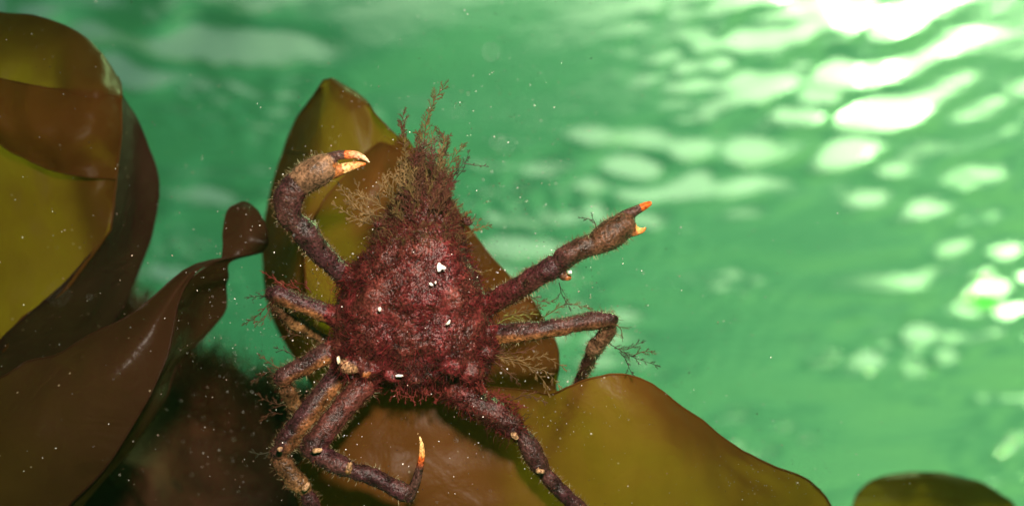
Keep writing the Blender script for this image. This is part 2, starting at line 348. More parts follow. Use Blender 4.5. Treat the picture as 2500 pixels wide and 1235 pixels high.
blade('kelp_blade', [[
    [(790, 196, 0.372), (800, 194, 0.370), (806, 192, 0.369), (812, 193, 0.370), (818, 196, 0.372)],
    [(765, 235, 0.385), (800, 235, 0.366), (840, 232, 0.360), (870, 236, 0.361), (890, 242, 0.364)],
    [(720, 300, 0.400), (780, 300, 0.366), (860, 300, 0.357), (912, 292, 0.360), (926, 290, 0.352)],
    [(690, 370, 0.410), (760, 376, 0.366), (860, 382, 0.357), (918, 382, 0.357), (1020, 386, 0.352)],
    ], [  # gap left in the sheet, out of sight, to let sun onto the smaller blade
    [(690, 370, 0.410), (760, 376, 0.366), (860, 382, 0.357), (885, 386, 0.357)],
    [(660, 470, 0.415), (740, 470, 0.366), (800, 475, 0.360), (822, 485, 0.359)],
    [(645, 560, 0.418), (720, 560, 0.367), (765, 560, 0.362), (785, 562, 0.361)],
    [(644, 650, 0.418), (715, 650, 0.367), (755, 650, 0.362), (772, 652, 0.361)],
    [(652, 735, 0.415), (720, 738, 0.367), (760, 740, 0.362), (780, 742, 0.361)],
    ], [
    [(985, 378, 0.354), (1005, 380, 0.353), (1020, 386, 0.352)],
    [(1045, 450, 0.360), (1065, 455, 0.356), (1085, 462, 0.352)],
    [(1050, 560, 0.364), (1105, 562, 0.358), (1150, 562, 0.352)],
    [(1060, 650, 0.366), (1150, 652, 0.360), (1225, 655, 0.352)],
    [(1060, 735, 0.366), (1190, 735, 0.360), (1300, 735, 0.346)],
    ], [
    [(652, 735, 0.415), (740, 740, 0.366), (870, 750, 0.360), (1050, 750, 0.352), (1300, 735, 0.346)],
    [(680, 805, 0.410), (760, 810, 0.364), (900, 830, 0.360), (1100, 830, 0.352), (1352, 825, 0.346)],
    [(718, 870, 0.400), (780, 880, 0.362), (900, 890, 0.358), (1100, 890, 0.352), (1364, 885, 0.346)],
    [(760, 935, 0.390), (800, 950, 0.360), (900, 960, 0.355), (1100, 960, 0.352), (1356, 950, 0.346)],
    [(800, 1060, 0.370), (840, 1060, 0.358), (950, 1060, 0.352), (1100, 1060, 0.352), (1460, 1060, 0.346)],  # hidden rows widened to the right to shade the wide blade
    [(850, 1250, 0.370), (900, 1250, 0.358), (950, 1250, 0.352), (1100, 1250, 0.352), (1560, 1250, 0.345)],
    [(850, 1500, 0.370), (900, 1500, 0.358), (950, 1500, 0.352), (1100, 1500, 0.352), (1560, 1500, 0.345)],
    ], [  # unseen rear layer added to darken the blade's left side
    [(782, 215, 0.372), (790, 212, 0.374), (798, 212, 0.376)],
    [(720, 300, 0.400), (750, 300, 0.403), (880, 300, 0.385)],
    [(690, 370, 0.410), (735, 370, 0.412), (860, 370, 0.392)],
    [(660, 470, 0.415), (730, 470, 0.418), (850, 470, 0.373)],
    [(645, 560, 0.418), (730, 560, 0.420), (850, 560, 0.373)],
    [(644, 650, 0.418), (730, 650, 0.420), (845, 650, 0.373)],
    [(652, 735, 0.415), (730, 740, 0.418), (850, 740, 0.373)],
    [(680, 805, 0.410), (760, 805, 0.410), (960, 800, 0.38)],
    [(718, 870, 0.400), (790, 870, 0.405), (960, 870, 0.38)],
    [(760, 935, 0.390), (830, 935, 0.395), (900, 935, 0.380)],
    ], [  # unseen rear layer added to darken the blade's right strip
    [(985, 330, 0.352), (960, 340, 0.362), (930, 350, 0.362)],
    [(1085, 462, 0.352), (1040, 470, 0.366), (980, 480, 0.366)],
    [(1150, 562, 0.352), (1090, 570, 0.367), (1000, 580, 0.367)],
    [(1225, 655, 0.352), (1150, 660, 0.367), (1040, 670, 0.367)],
    [(1300, 735, 0.346), (1220, 745, 0.364), (1090, 755, 0.366)],
    [(1352, 825, 0.346), (1260, 830, 0.364), (1120, 840, 0.366)],
    [(1364, 885, 0.346), (1270, 890, 0.362), (1140, 900, 0.364)],
    [(1356, 950, 0.346), (1270, 955, 0.360), (1150, 960, 0.362)],
    ]], KELP, 'tall olive kelp blade with pointed tip standing behind the crab', 0.0015, nu=50, nv=90)

blade('kelp_blade', [[
    [(925, 349, 0.358), (932, 346, 0.358), (945, 346, 0.358)],
    [(888, 378, 0.351), (935, 368, 0.348), (988, 374, 0.355)],
    [(836, 435, 0.345), (925, 430, 0.339), (1020, 440, 0.351)],
    [(795, 485, 0.343), (905, 490, 0.337), (1060, 500, 0.351)],
    [(768, 532, 0.342), (895, 550, 0.338), (1090, 560, 0.351)],
    [(750, 590, 0.343), (890, 610, 0.341), (1100, 620, 0.351)],
    [(744, 660, 0.345), (890, 680, 0.343), (1110, 700, 0.351)],
    [(752, 740, 0.349), (890, 760, 0.345), (1120, 780, 0.351)],
    [(780, 830, 0.353), (900, 850, 0.347), (1120, 850, 0.351)],
    [(820, 930, 0.357), (920, 930, 0.349), (1120, 930, 0.351)],
    [(830, 1100, 0.358), (920, 1100, 0.353), (1140, 1100, 0.353)],
    [(830, 1400, 0.358), (920, 1400, 0.353), (1140, 1400, 0.353)],
    ]], KELP, 'smaller yellow olive kelp blade between the crab and the tall pointed blade', 0.001, nu=40, nv=70)

blade('kelp_blade', [[
    [(860, 915, 0.324), (880, 965, 0.319), (845, 1030, 0.316), (770, 1090, 0.316), (725, 1140, 0.318), (718, 1190, 0.320), (730, 1245, 0.322), (740, 1420, 0.324)],
    [(960, 920, 0.320), (960, 980, 0.316), (920, 1050, 0.312), (870, 1110, 0.311), (850, 1150, 0.310), (850, 1200, 0.310), (860, 1300, 0.310), (870, 1420, 0.310)],
    [(1090, 930, 0.319), (1080, 985, 0.315), (1060, 1050, 0.312), (1040, 1100, 0.311), (1030, 1150, 0.309), (1030, 1200, 0.308), (1030, 1300, 0.307), (1030, 1420, 0.307)],
    [(1220, 945, 0.320), (1210, 995, 0.316), (1200, 1050, 0.314), (1190, 1100, 0.312), (1180, 1150, 0.310), (1180, 1210, 0.309), (1180, 1300, 0.308), (1180, 1420, 0.308)],
    [(1300, 956, 0.314), (1298, 1000, 0.311), (1295, 1050, 0.310), (1290, 1100, 0.309), (1285, 1150, 0.308), (1285, 1210, 0.308), (1285, 1300, 0.308), (1285, 1420, 0.308)],
    [(1345, 962, 0.307), (1350, 1005, 0.305), (1355, 1050, 0.305), (1360, 1100, 0.305), (1365, 1150, 0.306), (1365, 1210, 0.306), (1365, 1300, 0.306), (1365, 1420, 0.306)],
    [(1388, 945, 0.301), (1410, 1000, 0.299), (1420, 1050, 0.300), (1425, 1100, 0.301), (1430, 1150, 0.302), (1430, 1210, 0.304), (1430, 1300, 0.306), (1430, 1420, 0.306)],
    [(1440, 923, 0.298), (1465, 985, 0.296), (1480, 1050, 0.296), (1485, 1100, 0.297), (1490, 1150, 0.299), (1490, 1210, 0.301), (1490, 1300, 0.304), (1490, 1420, 0.306)],
    [(1500, 913, 0.298), (1525, 980, 0.295), (1550, 1050, 0.295), (1560, 1100, 0.296), (1565, 1150, 0.298), (1565, 1210, 0.300), (1565, 1300, 0.304), (1565, 1420, 0.306)],
    [(1555, 922, 0.300), (1590, 990, 0.297), (1620, 1060, 0.297), (1640, 1110, 0.298), (1650, 1160, 0.300), (1650, 1220, 0.302), (1650, 1300, 0.304), (1650, 1420, 0.306)],
    [(1605, 948, 0.303), (1650, 1020, 0.301), (1690, 1090, 0.302), (1710, 1140, 0.303), (1720, 1190, 0.304), (1725, 1240, 0.306), (1730, 1310, 0.308), (1730, 1420, 0.310)],
    [(1665, 993, 0.307), (1710, 1060, 0.306), (1745, 1120, 0.307), (1765, 1170, 0.308), (1780, 1210, 0.309), (1785, 1260, 0.310), (1790, 1320, 0.312), (1790, 1420, 0.312)],
    [(1725, 1034, 0.311), (1770, 1095, 0.311), (1800, 1150, 0.312), (1820, 1190, 0.312), (1835, 1230, 0.313), (1840, 1280, 0.314), (1845, 1340, 0.314), (1845, 1420, 0.314)],
    [(1800, 1092, 0.315), (1840, 1140, 0.315), (1865, 1180, 0.316), (1880, 1220, 0.316), (1890, 1260, 0.317), (1895, 1300, 0.317), (1900, 1350, 0.317), (1900, 1420, 0.317)],
    [(1890, 1136, 0.318), (1915, 1175, 0.318), (1930, 1210, 0.319), (1940, 1240, 0.320), (1945, 1280, 0.320), (1950, 1320, 0.320), (1950, 1360, 0.320), (1950, 1420, 0.320)],
    [(1965, 1168, 0.321), (1980, 1195, 0.322), (1985, 1225, 0.323), (1990, 1255, 0.324), (1990, 1290, 0.324), (1990, 1330, 0.324), (1990, 1370, 0.324), (1990, 1420, 0.324)],
    [(2002, 1195, 0.324), (2018, 1215, 0.325), (2032, 1240, 0.326), (2042, 1265, 0.327), (2050, 1295, 0.328), (2055, 1330, 0.328), (2055, 1370, 0.328), (2055, 1420, 0.328)],
    ]], KELP, 'wide brown to olive kelp blade the crab sits on, with a rounded hump', 0.0016, nu=60, nv=120)

blade('kelp_blade', [[
    [(2060, 1320, .48), (2250, 1300, .475), (2500, 1340, .49)],
    [(2082, 1235, .48), (2260, 1230, .472), (2480, 1240, .49)],
    [(2102, 1196, .482), (2255, 1195, .474), (2440, 1206, .492)],
    [(2148, 1166, .483), (2250, 1168, .476), (2385, 1176, .493)],
    [(2215, 1153, .485), (2252, 1152, .480), (2300, 1155, .490)],
    ]], KELP, 'rounded top of a separate kelp blade at the bottom right corner', 0.002)

# ------------------------------------------------------------------ dark reef behind, lower left
def reef():
    prof = [(-400, 700), (-100, 720), (250, 745), (330, 725), (420, 800), (470, 875), (530, 890), (600, 915), (680, 945), (760, 960), (860, 1000), (1000, 1090), (1150, 1220), (1300, 1400), (1600, 1700)]
    top = cr(prof, 90); V = []; n2 = 46; C = []
    for i, (px, py) in enumerate(top):
        for j in range(n2):
            s = j / (n2 - 1)
            d = 0.62 - 0.17 * s
            y = py + 1000 * s ** 1.1
            p = P(px, y, d); q = Vector(p)
            p = p + (FWD * -0.03) * (noise.fractal(q * 16, 0.8, 2.0, 5)) * min(1, 0.25 + s * 3) + UP * 0.012 * noise.noise(q * 40)
            V.append(p); 
            k = 0.5 + 0.5 * noise.noise(q * 12)
            C.append((0.04 + 0.05 * k, 0.014 + 0.014 * k, 0.009))
    base = len(V)
    idx = np.arange(len(top) * n2).reshape(len(top), n2)
    F = np.stack([idx[:-1, :-1], idx[1:, :-1], idx[1:, 1:], idx[:-1, 1:]], -1).reshape(-1, 4)
    # the back of the rock
    back = []
    for i, (px, py) in enumerate(top):
        for s in (0.0, 0.3, 1.0):
            back.append(P(px, py + 900 * s, 0.62 + 0.02 + 0.35 * s)); C.append((0.06, 0.02, 0.012))
    ib = np.arange(len(top) * 3).reshape(len(top), 3) + base
    Fb = np.stack([ib[:-1, :-1], ib[:-1, 1:], ib[1:, 1:], ib[1:, :-1]], -1).reshape(-1, 4)
    Fc = np.stack([idx[:-1, 0], ib[:-1, 0], ib[1:, 0], idx[1:, 0]], -1)
    r = mesh_obj('reef_rock', np.vstack([np.array(V), np.array(back)]), np.vstack([F, Fb, Fc]), ROCK, None, True, np.array(C))
    tag(r, 'dark reef rock covered in short red algae behind the kelp and crab', 'rock')
    tb = Tubes(3)
    for _ in range(4500):
        i = random.randrange(len(top)); j = int(abs(random.gauss(0, 5)))
        if j >= n2: continue
        p = np.array(V[i * n2 + j]) + rng.normal(0, 0.004, 3)
        d = np.array(UP) * (0.6 + 0.6 * random.random()) + rng.normal(0, 0.45, 3) - np.array(FWD) * 0.2
        ln = random.uniform(0.004, 0.014)
        pts = [p, p + d * ln * 0.5, p + d * ln + rng.normal(0, 0.002, 3)]
        k = random.random()
        tb.add(pts, (0.0005, 0.0004, 0.0002), (0.09 + 0.07 * k, 0.028 + 0.02 * k, 0.016))
    a = tb.build('red_turf', ALGAE, r); a['kind'] = 'stuff'
reef()

# ------------------------------------------------------------------ the crab
D0 = 0.298
PURPLE = (0.030, 0.010, 0.012); RED = (0.060, 0.008, 0.009); BROWN = (0.060, 0.026, 0.014); TAN = (0.26, 0.085, 0.025)
GOLD = (0.14, 0.07, 0.025); GREYTAN = (0.14, 0.075, 0.042); ORANGE = (0.50, 0.085, 0.012); IVORY = (0.60, 0.36, 0.15); JOINT = (0.30, 0.17, 0.09); DARK = (0.05, 0.022, 0.018); CREAM = (0.30, 0.16, 0.08)
BV = []; BF = []; SK = []          # body verts, faces, skeleton samples (pos, radius, colour, hair kind)
boff = 0
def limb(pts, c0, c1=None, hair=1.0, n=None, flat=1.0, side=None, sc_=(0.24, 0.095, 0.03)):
    """pts: (px, py, depth offset mm, radius px)"""
    global boff
    c1 = c1 or c0
    n = n or max(8, int(len(pts) * 7)); k = 14
    g = cr(pts, n)
    if hair >= 0.5 and len(pts) > 2:
        f_ = np.linspace(0, 1, n); g[:, 3] *= 0.93 + 0.05 * np.sin(f_ * 9 + pts[0][0]) - 0.20 * np.exp(-((f_) / 0.10) ** 2) + 0.12 * np.exp(-((f_ - 0.88) / 0.10) ** 2)
    W = np.array([P(a, b, D0 + c / 1000) for a, b, c, r in g]); rad = np.array([max(r, .6) * (1.03 if r > 15 else 1) * PXM(D0 + c / 1000) for a, b, c, r in g])
    # round end caps
    t = np.gradient(W, axis=0); t /= np.linalg.norm(t, axis=1)[:, None]
    W2 = [W[0] - t[0] * rad[0] * s for s in (0.95, 0.75, 0.4)] + list(W) + [W[-1] + t[-1] * rad[-1] * s for s in (0.4, 0.75, 0.95)]
    r2 = [rad[0] * s for s in (0.3, 0.66, 0.92)] + list(rad) + [rad[-1] * s for s in (0.92, 0.66, 0.3)]
    W2 = np.array(W2); r2 = np.array(r2)
    t = np.gradient(W2, axis=0); t /= np.linalg.norm(t, axis=1)[:, None]
    a = np.cross(t, np.array(FWD)); a /= np.linalg.norm(a, axis=1)[:, None] + 1e-9; b = np.cross(t, a)
    ang = np.arange(k) * 2 * math.pi / k
    ring = W2[:, None] + r2[:, None, None] * (np.cos(ang)[None, :, None] * a[:, None] + flat * np.sin(ang)[None, :, None] * b[:, None])
    m = len(W2); v = ring.reshape(-1, 3)
    i = np.arange(m - 1)[:, None] * k; j = np.arange(k)[None]; j2 = (j + 1) % k
    BF.extend((np.stack([i + j, i + j2, i + k + j2, i + k + j], -1).reshape(-1, 4) + boff).tolist())
    BF.append([boff + x for x in range(k)][::-1]); BF.append([boff + (m - 1) * k + x for x in range(k)])
    BV.append(v); boff += len(v)
    for q in range(n):
        f = q / (n - 1); c = tuple(c0[z] * (1 - f) + c1[z] * f for z in range(3))
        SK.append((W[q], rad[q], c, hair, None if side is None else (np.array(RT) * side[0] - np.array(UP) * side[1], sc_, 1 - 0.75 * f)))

# carapace: stacked cross sections from rump to beak
rows = [  # py, left x, right x, front depth (mm towards camera), back depth
    (950, 985, 1130, -2, 9), (928, 900, 1182, -7, 13), (890, 842, 1196, -11, 16), (830, 818, 1198, -13, 17), (770, 818, 1194, -14, 17), (710, 836, 1180, -14, 16),
    (655, 866, 1154, -14, 15), (610, 900, 1134, -13, 14), (560, 928, 1120, -11, 12), (520, 958, 1104, -9, 10), (480, 982, 1088, -7, 8), (445, 1010, 1070, -5, 6), (420, 1024, 1062, -4, 4), (405, 1035, 1052, -2, 2)]
g = cr(rows, 60); k = 40; cv = []
for py, xl, xr, f, bk in g:
    cx, hw = (xl + xr) / 2, (xr - xl) / 2
    for q in range(k):
        a = 2 * math.pi * q / k
        ca, sa = math.cos(a), math.sin(a)
        x = math.copysign(abs(ca) ** 0.8, ca); z = math.copysign(abs(sa) ** 0.85, sa)
        dep = z * (-f if z < 0 else bk)
        if z < 0:  # lobes on the back
            dep *= 1 + 0.05 * math.cos(3 * math.pi * x) * (0.5 + 0.5 * math.sin(py * 0.035)) - 0.05 * math.sin(py * 0.05)
        cv.append(P(cx + x * hw, py, D0 + dep / 1000))
idx = np.arange(60 * k).reshape(60, k)
for i in range(59):
    for q in range(k): BF.append([boff + idx[i, q], boff + idx[i, (q + 1) % k], boff + idx[i + 1, (q + 1) % k], boff + idx[i + 1, q]])
BF.append([boff + x for x in idx[0]][::-1]); BF.append([boff + x for x in idx[-1]])
BV.append(np.array(cv)); boff += 60 * k
for v in cv[::3]: SK.append((np.array(v), 0.004, RED, 2.0, None))

# small knobs and ridges along the rump, and leg roots
for (x, y, d, r, c) in ((855, 890, -10, 30, CREAM), (900, 905, -10, 26, TAN), (960, 918, -9, 20, TAN), (1010, 925, -8, 18, TAN), (1060, 915, -9, 22, RED), (1105, 895, -12, 30, RED), (1150, 905, -8, 34, RED), (835, 850, -5, 24, TAN), (1185, 860, -6, 26, TAN),
                        (922, 548, -8, 12, PURPLE), (1138, 542, -6, 11, PURPLE)):
    limb([(x - r * .25, y, d + 1.5, r * .8), (x + r * .25, y, d + 1.5, r * .8)], c, None, 1.6, 4)

# left claw arm
limb([(850, 690, -2, 27), (835, 668, -4, 29), (795, 630, -8, 29), (757, 582, -12, 31), (738, 556, -14, 34)], PURPLE, PURPLE)
limb([(766, 543, -13, 9), (760, 552, -13, 11)], GREYTAN, PURPLE, 0.3)
limb([(732, 560, -14, 27), (708, 528, -16, 33), (703, 492, -17, 36), (715, 462, -18, 36), (728, 450, -18, 34)], PURPLE, PURPLE)
limb([(722, 455, -18, 30), (742, 438, -18, 37), (768, 422, -19, 38), (784, 413, -19, 37), (792, 408, -19, 33)], GREYTAN, GREYTAN, 0.35)
limb([(798, 388, -19, 13), (822, 380, -20, 12.5), (842, 378, -20, 11.5)], DARK, DARK, 0.1)
limb([(842, 378, -20, 11.5), (866, 378, -20, 10), (886, 384, -20, 7), (898, 393, -20, 4), (904, 399, -20, 1.2)], ORANGE, (0.80, 0.55, 0.36), 0.0)
limb([(800, 420, -18, 19), (820, 418, -18, 17), (838, 412, -18, 14)], TAN, TAN, 0.1)
limb([(838, 412, -18, 14), (858, 406, -18, 11), (876, 402, -18, 8), (892, 400, -18, 4)], IVORY, ORANGE, 0.0)
# right claw arm
limb([(1196, 742, 0, 30), (1222, 727, -4, 30), (1270, 700, -9, 29), (1320, 668, -13, 27), (1352, 654, -15, 29)], RED, PURPLE)
limb([(1352, 640, -15, 14), (1340, 626, -15, 5)], PURPLE, DARK, 0.2)
limb([(1376, 674, -15, 12), (1388, 677, -15, 9)], BROWN, TAN, 0.2)
limb([(1358, 650, -15, 25), (1385, 626, -17, 29), (1415, 608, -18, 30), (1440, 598, -18, 27), (1450, 592, -18, 22)], PURPLE, BROWN)
limb([(1448, 600, -18, 25), (1470, 586, -18, 33), (1496, 569, -18, 36), (1514, 556, -18, 34), (1522, 549, -18, 31)], BROWN, BROWN, 0.35)
limb([(1526, 528, -18, 16), (1548, 516, -18, 13), (1564, 508, -18, 11)], DARK, DARK, 0.1)
limb([(1564, 508, -18, 11), (1576, 502, -18, 9.5), (1586, 497, -18, 7)], ORANGE, ORANGE, 0.0)
limb([(1530, 566, -18, 16), (1552, 566, -18, 11)], BROWN, TAN, 0.1)
limb([(1552, 564, -18, 11), (1566, 563, -18, 8), (1576, 557, -18, 4), (1582, 551, -18, 1.2)], (0.8, 0.3, 0.08), ORANGE, 0.0)
# right walking leg, knee out and shin down behind the blade's hump
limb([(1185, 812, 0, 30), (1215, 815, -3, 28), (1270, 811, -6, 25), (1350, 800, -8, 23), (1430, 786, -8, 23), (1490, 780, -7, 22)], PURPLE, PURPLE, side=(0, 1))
limb([(1494, 786, -7, 18), (1482, 812, -4, 20), (1466, 832, -1, 22), (1450, 852, 2, 20)], BROWN, GREYTAN, 0.8)
limb([(1448, 856, 3, 20), (1438, 880, 8, 18), (1424, 912, 15, 15), (1402, 960, 24, 12), (1384, 1010, 30, 8)], PURPLE, PURPLE, 0.8)
# right hind leg, over the wide blade
limb([(1095, 938, 0, 34), (1130, 962, -2, 36), (1185, 995, -4, 34), (1235, 1028, -5, 29), (1262, 1050, -5, 25)], RED, PURPLE, 1.8)
limb([(1254, 1062, -9, 8), (1260, 1068, -9, 7)], JOINT, JOINT, 0)
limb([(1272, 1058, -5, 22), (1290, 1085, -5, 25), (1308, 1118, -5, 25), (1320, 1140, -5, 22)], PURPLE, PURPLE, 0.7)
limb([(1314, 1150, -9, 7), (1326, 1150, -10, 6)], JOINT, JOINT, 0)
limb([(1328, 1152, -4, 21), (1360, 1190, -4, 22), (1400, 1228, -3, 20), (1440, 1262, -2, 16), (1480, 1290, 0, 8)], PURPLE, PURPLE, 0.6)
# left legs
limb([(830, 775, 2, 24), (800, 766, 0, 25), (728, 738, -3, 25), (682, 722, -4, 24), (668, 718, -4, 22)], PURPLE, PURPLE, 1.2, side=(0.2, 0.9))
limb([(672, 735, -3, 18), (690, 766, 2, 19), (720, 788, 7, 19), (738, 798, 9, 17)], BROWN, GOLD, 0.6)
limb([(740, 800, 10, 14), (765, 815, 13, 15), (800, 835, 16, 13)], GOLD, BROWN, 0.8)
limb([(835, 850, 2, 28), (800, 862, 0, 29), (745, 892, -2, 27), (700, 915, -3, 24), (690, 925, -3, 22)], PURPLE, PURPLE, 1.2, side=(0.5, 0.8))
limb([(690, 935, -2, 19), (702, 958, 0, 20), (714, 980, 2, 19), (722, 996, 3, 15)], BROWN, GOLD, 0.6)
limb([(722, 1000, 4, 12), (735, 1030, 10, 9), (745, 1070, 16, 5)], BROWN, DARK, 0.3)
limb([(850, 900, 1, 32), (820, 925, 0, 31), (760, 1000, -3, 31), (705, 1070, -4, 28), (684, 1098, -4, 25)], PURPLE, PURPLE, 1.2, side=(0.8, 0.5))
limb([(684, 1096, -11, 8), (687, 1098, -11, 7)], JOINT, PURPLE, 0)
limb([(680, 1112, -3, 22), (700, 1146, -3, 25), (728, 1176, -2, 24), (742, 1190, -2, 20)], BROWN, GOLD, 0.5)
limb([(744, 1192, -6, 8), (752, 1182, -6, 7)], JOINT, JOINT, 0)
limb([(742, 1195, -2, 20), (765, 1240, 0, 18), (785, 1290, 4, 12), (800, 1340, 8, 5)], PURPLE, PURPLE, 0.5)
limb([(905, 915, -2, 33), (880, 948, -5, 34), (820, 1018, -9, 33), (775, 1075, -12, 30), (762, 1092, -12, 28)], RED, PURPLE, 1.1)
limb([(768, 1100, -18, 8), (782, 1098, -18, 6)], JOINT, JOINT, 0)
limb([(762, 1100, -12, 25), (790, 1116, -13, 27), (825, 1134, -14, 26), (848, 1142, -14, 23)], PURPLE, PURPLE, 0.7)
limb([(856, 1132, -17, 6), (850, 1152, -17, 6)], JOINT, GOLD, 0)
limb([(856, 1146, -14, 22), (900, 1160, -14, 24), (950, 1182, -14, 22), (985, 1202, -14, 21), (998, 1210, -14, 18)], PURPLE, PURPLE, 0.6)
limb([(1000, 1208, -14, 14), (1014, 1178, -15, 13), (1025, 1140, -16, 10)], DARK, DARK, 0.2)
limb([(1025, 1140, -16, 10), (1030, 1112, -17, 8.5)], DARK, ORANGE, 0.0)
limb([(1030, 1112, -17, 8.5), (1030, 1090, -17, 6.5), (1026, 1070, -18, 4), (1018, 1053, -18, 0.8)], (0.6, 0.26, 0.07), (0.65, 0.45, 0.22), 0.0)

src = mesh_obj('crab_source', np.vstack(BV), BF, None)
md = src.modifiers.new('union', 'REMESH'); md.mode = 'VOXEL'; md.voxel_size = 0.00055
dg = bpy.context.evaluated_depsgraph_get()
bme = bpy.data.meshes.new_from_object(src.evaluated_get(dg))
bpy.data.objects.remove(src)
nv_ = len(bme.vertices)
co = np.empty(nv_ * 3, dtype=np.float32); bme.vertices.foreach_get('co', co); co = co.reshape(-1, 3).astype(float)
ed = np.empty(len(bme.edges) * 2, dtype=np.int32); bme.edges.foreach_get('vertices', ed); ed = ed.reshape(-1, 2)
deg = np.bincount(ed.ravel(), minlength=nv_).astype(float)[:, None]
for _ in range(1):                                                   # melt the joints a little
    s = np.zeros_like(co); np.add.at(s, ed[:, 0], co[ed[:, 1]]); np.add.at(s, ed[:, 1], co[ed[:, 0]])
    co = co * 0.6 + 0.4 * s / deg
bme.vertices.foreach_set('co', co.astype(np.float32).ravel()); bme.update()
nrm = np.empty(nv_ * 3, dtype=np.float32); bme.vertices.foreach_get('normal', nrm); nrm = nrm.reshape(-1, 3).astype(float)
kd = kdtree.KDTree(len(SK))
for i, s in enumerate(SK): kd.insert(Vector(s[0]), i)
kd.balance()
cols = np.zeros((nv_, 3)); hair = np.zeros(nv_)
for i in range(nv_):
    p = Vector(co[i]); best = None; bs = 1e9
    for q, ii, dist in kd.find_n(p, 26):
        s = dist / SK[ii][1]
        if s < bs: bs, best = s, ii
    a_, r_, c_, h_, sd = SK[best]
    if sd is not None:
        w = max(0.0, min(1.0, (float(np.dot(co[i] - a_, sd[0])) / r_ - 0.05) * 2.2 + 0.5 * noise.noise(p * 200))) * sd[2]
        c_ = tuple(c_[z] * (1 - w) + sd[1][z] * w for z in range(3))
    nz = noise.noise(p * 170) ; nz2 = noise.noise(p * 420 + Vector((3, 1, 2)))
    k_ = 1 + 0.7 * nz + 0.6 * nz2
    if h_ > 0.25:
        w = max(0.0, min(1.0, 0.5 + 1.8 * noise.noise(p * 110 + Vector((9, 4, 1))))); tgt = BROWN
        c_ = tuple(c_[z] * (1 - 0.3 * w) + tgt[z] * 0.3 * w for z in range(3))
        amp = 0.0005 * nz + 0.0003 * nz2 + (0.0006 * noise.noise(p * 260) if h_ > 1.5 else 0)
    else:
        k_ = 1 + 0.12 * nz2; amp = 0.00005 * nz2
    if h_ == 0.35: amp = 0.00012 * nz2
    cols[i] = [max(0.004, z * k_) for z in c_]; hair[i] = h_
    co[i] += nrm[i] * amp
bme.vertices.foreach_set('co', co.astype(np.float32).ravel()); bme.update()
set_colors(bme, cols)
bme.polygons.foreach_set('use_smooth', np.ones(len(bme.polygons), dtype=bool))
bme.materials.clear(); bme.materials.append(SHELL); bme.name = 'spider_crab'
crab = bpy.data.objects.new('spider_crab', bme); col.objects.link(crab)
tag(crab, 'dark red spider crab overgrown with algae clinging to the kelp with claws raised', 'crab')
bme.vertices.foreach_get('normal', n32 := np.empty(nv_ * 3, dtype=np.float32)); nrm = n32.reshape(-1, 3).astype(float)

# facing weights: what the camera side shows
toc = -co / np.linalg.norm(co, axis=1)[:, None]
facing = (nrm * toc).sum(1)
UPa, FWDa, RTa = np.array(UP), np.array(FWD), np.array(RT)
vis = facing > -0.45

def pick(mask, n):
    ids = np.nonzero(mask)[0]; return rng.choice(ids, n, replace=len(ids) < n)

# fine algae hair
def fuzz(name, ids, ln, rad, palette, comb=(0, 0, 0), curl=0.35, lift=0.6):
    tb = Tubes(3)
    for i in ids:
        L_ = ln[0] + (ln[1] - ln[0]) * random.random() ** 2
        d = nrm[i] * lift + np.array(comb) + rng.normal(0, 0.55, 3); d /= np.linalg.norm(d)
        p = co[i] - nrm[i] * 0.0002; pts = [p]
        for s in range(4):
            d = d + rng.normal(0, curl, 3); d /= np.linalg.norm(d)
            p = p + d * L_ / 4; pts.append(p)
        c = np.array(palette[random.randrange(len(palette))]) * (0.7 + 0.6 * random.random())
        tb.add(pts, np.array((1, .95, .85, .7, .35)) * rad * (0.7 + 0.6 * random.random()), c)
    o = tb.build(name, ALGAE, crab); o['kind'] = 'stuff'; return o
REDS = [(0.08, 0.008, 0.010), (0.04, 0.006, 0.008), (0.14, 0.014, 0.016), (0.03, 0.007, 0.009), (0.07, 0.02, 0.014)]
TANS = [(0.15, 0.08, 0.04), (0.22, 0.14, 0.07), (0.11, 0.045, 0.025), (0.14, 0.09, 0.035)]
hm = np.array([noise.noise(Vector(p) * 95 + Vector((2, 7, 5))) for p in co])
fuzz('red_fuzz', pick((hair > 1.5) & vis & (hm > -0.12), 10000), (0.0012, 0.0055), 0.00009, REDS, UPa * 0.1)
fuzz('red_fuzz', pick((hair > 1.5) & vis, 3500), (0.0006, 0.0022), 0.00008, REDS + TANS[:1], UPa * 0.1)
fuzz('red_fuzz', pick((hair > 1.5) & (np.abs(facing) < 0.4), 2500), (0.001, 0.0045), 0.00009, REDS, UPa * 0.1)
top_m = (hair > 1.5) & vis & (co @ UPa > np.array(P(1000, 600, D0)) @ UPa)
fuzz('red_fuzz', pick(top_m, 3500), (0.002, 0.0052), 0.0001, REDS[:1] + TANS[2:] + [(0.12, 0.04, 0.03)], UPa * 0.9)
fuzz('leg_fuzz', pick((hair > 0.45) & (hair < 1.5) & vis, 5000), (0.0004, 0.0018), 0.00006, REDS + TANS[2:], UPa * 0.1, 0.3, 0.9)
fuzz('leg_fuzz', pick((hair > 0.3) & (hair < 1.5) & (np.abs(facing) < 0.4), 4500), (0.0006, 0.0024), 0.00007, TANS + [(0.4, 0.36, 0.2)], UPa * 0.3, 0.25, 1.2)  # paler hairs along the outline, backlit rim put into their colour

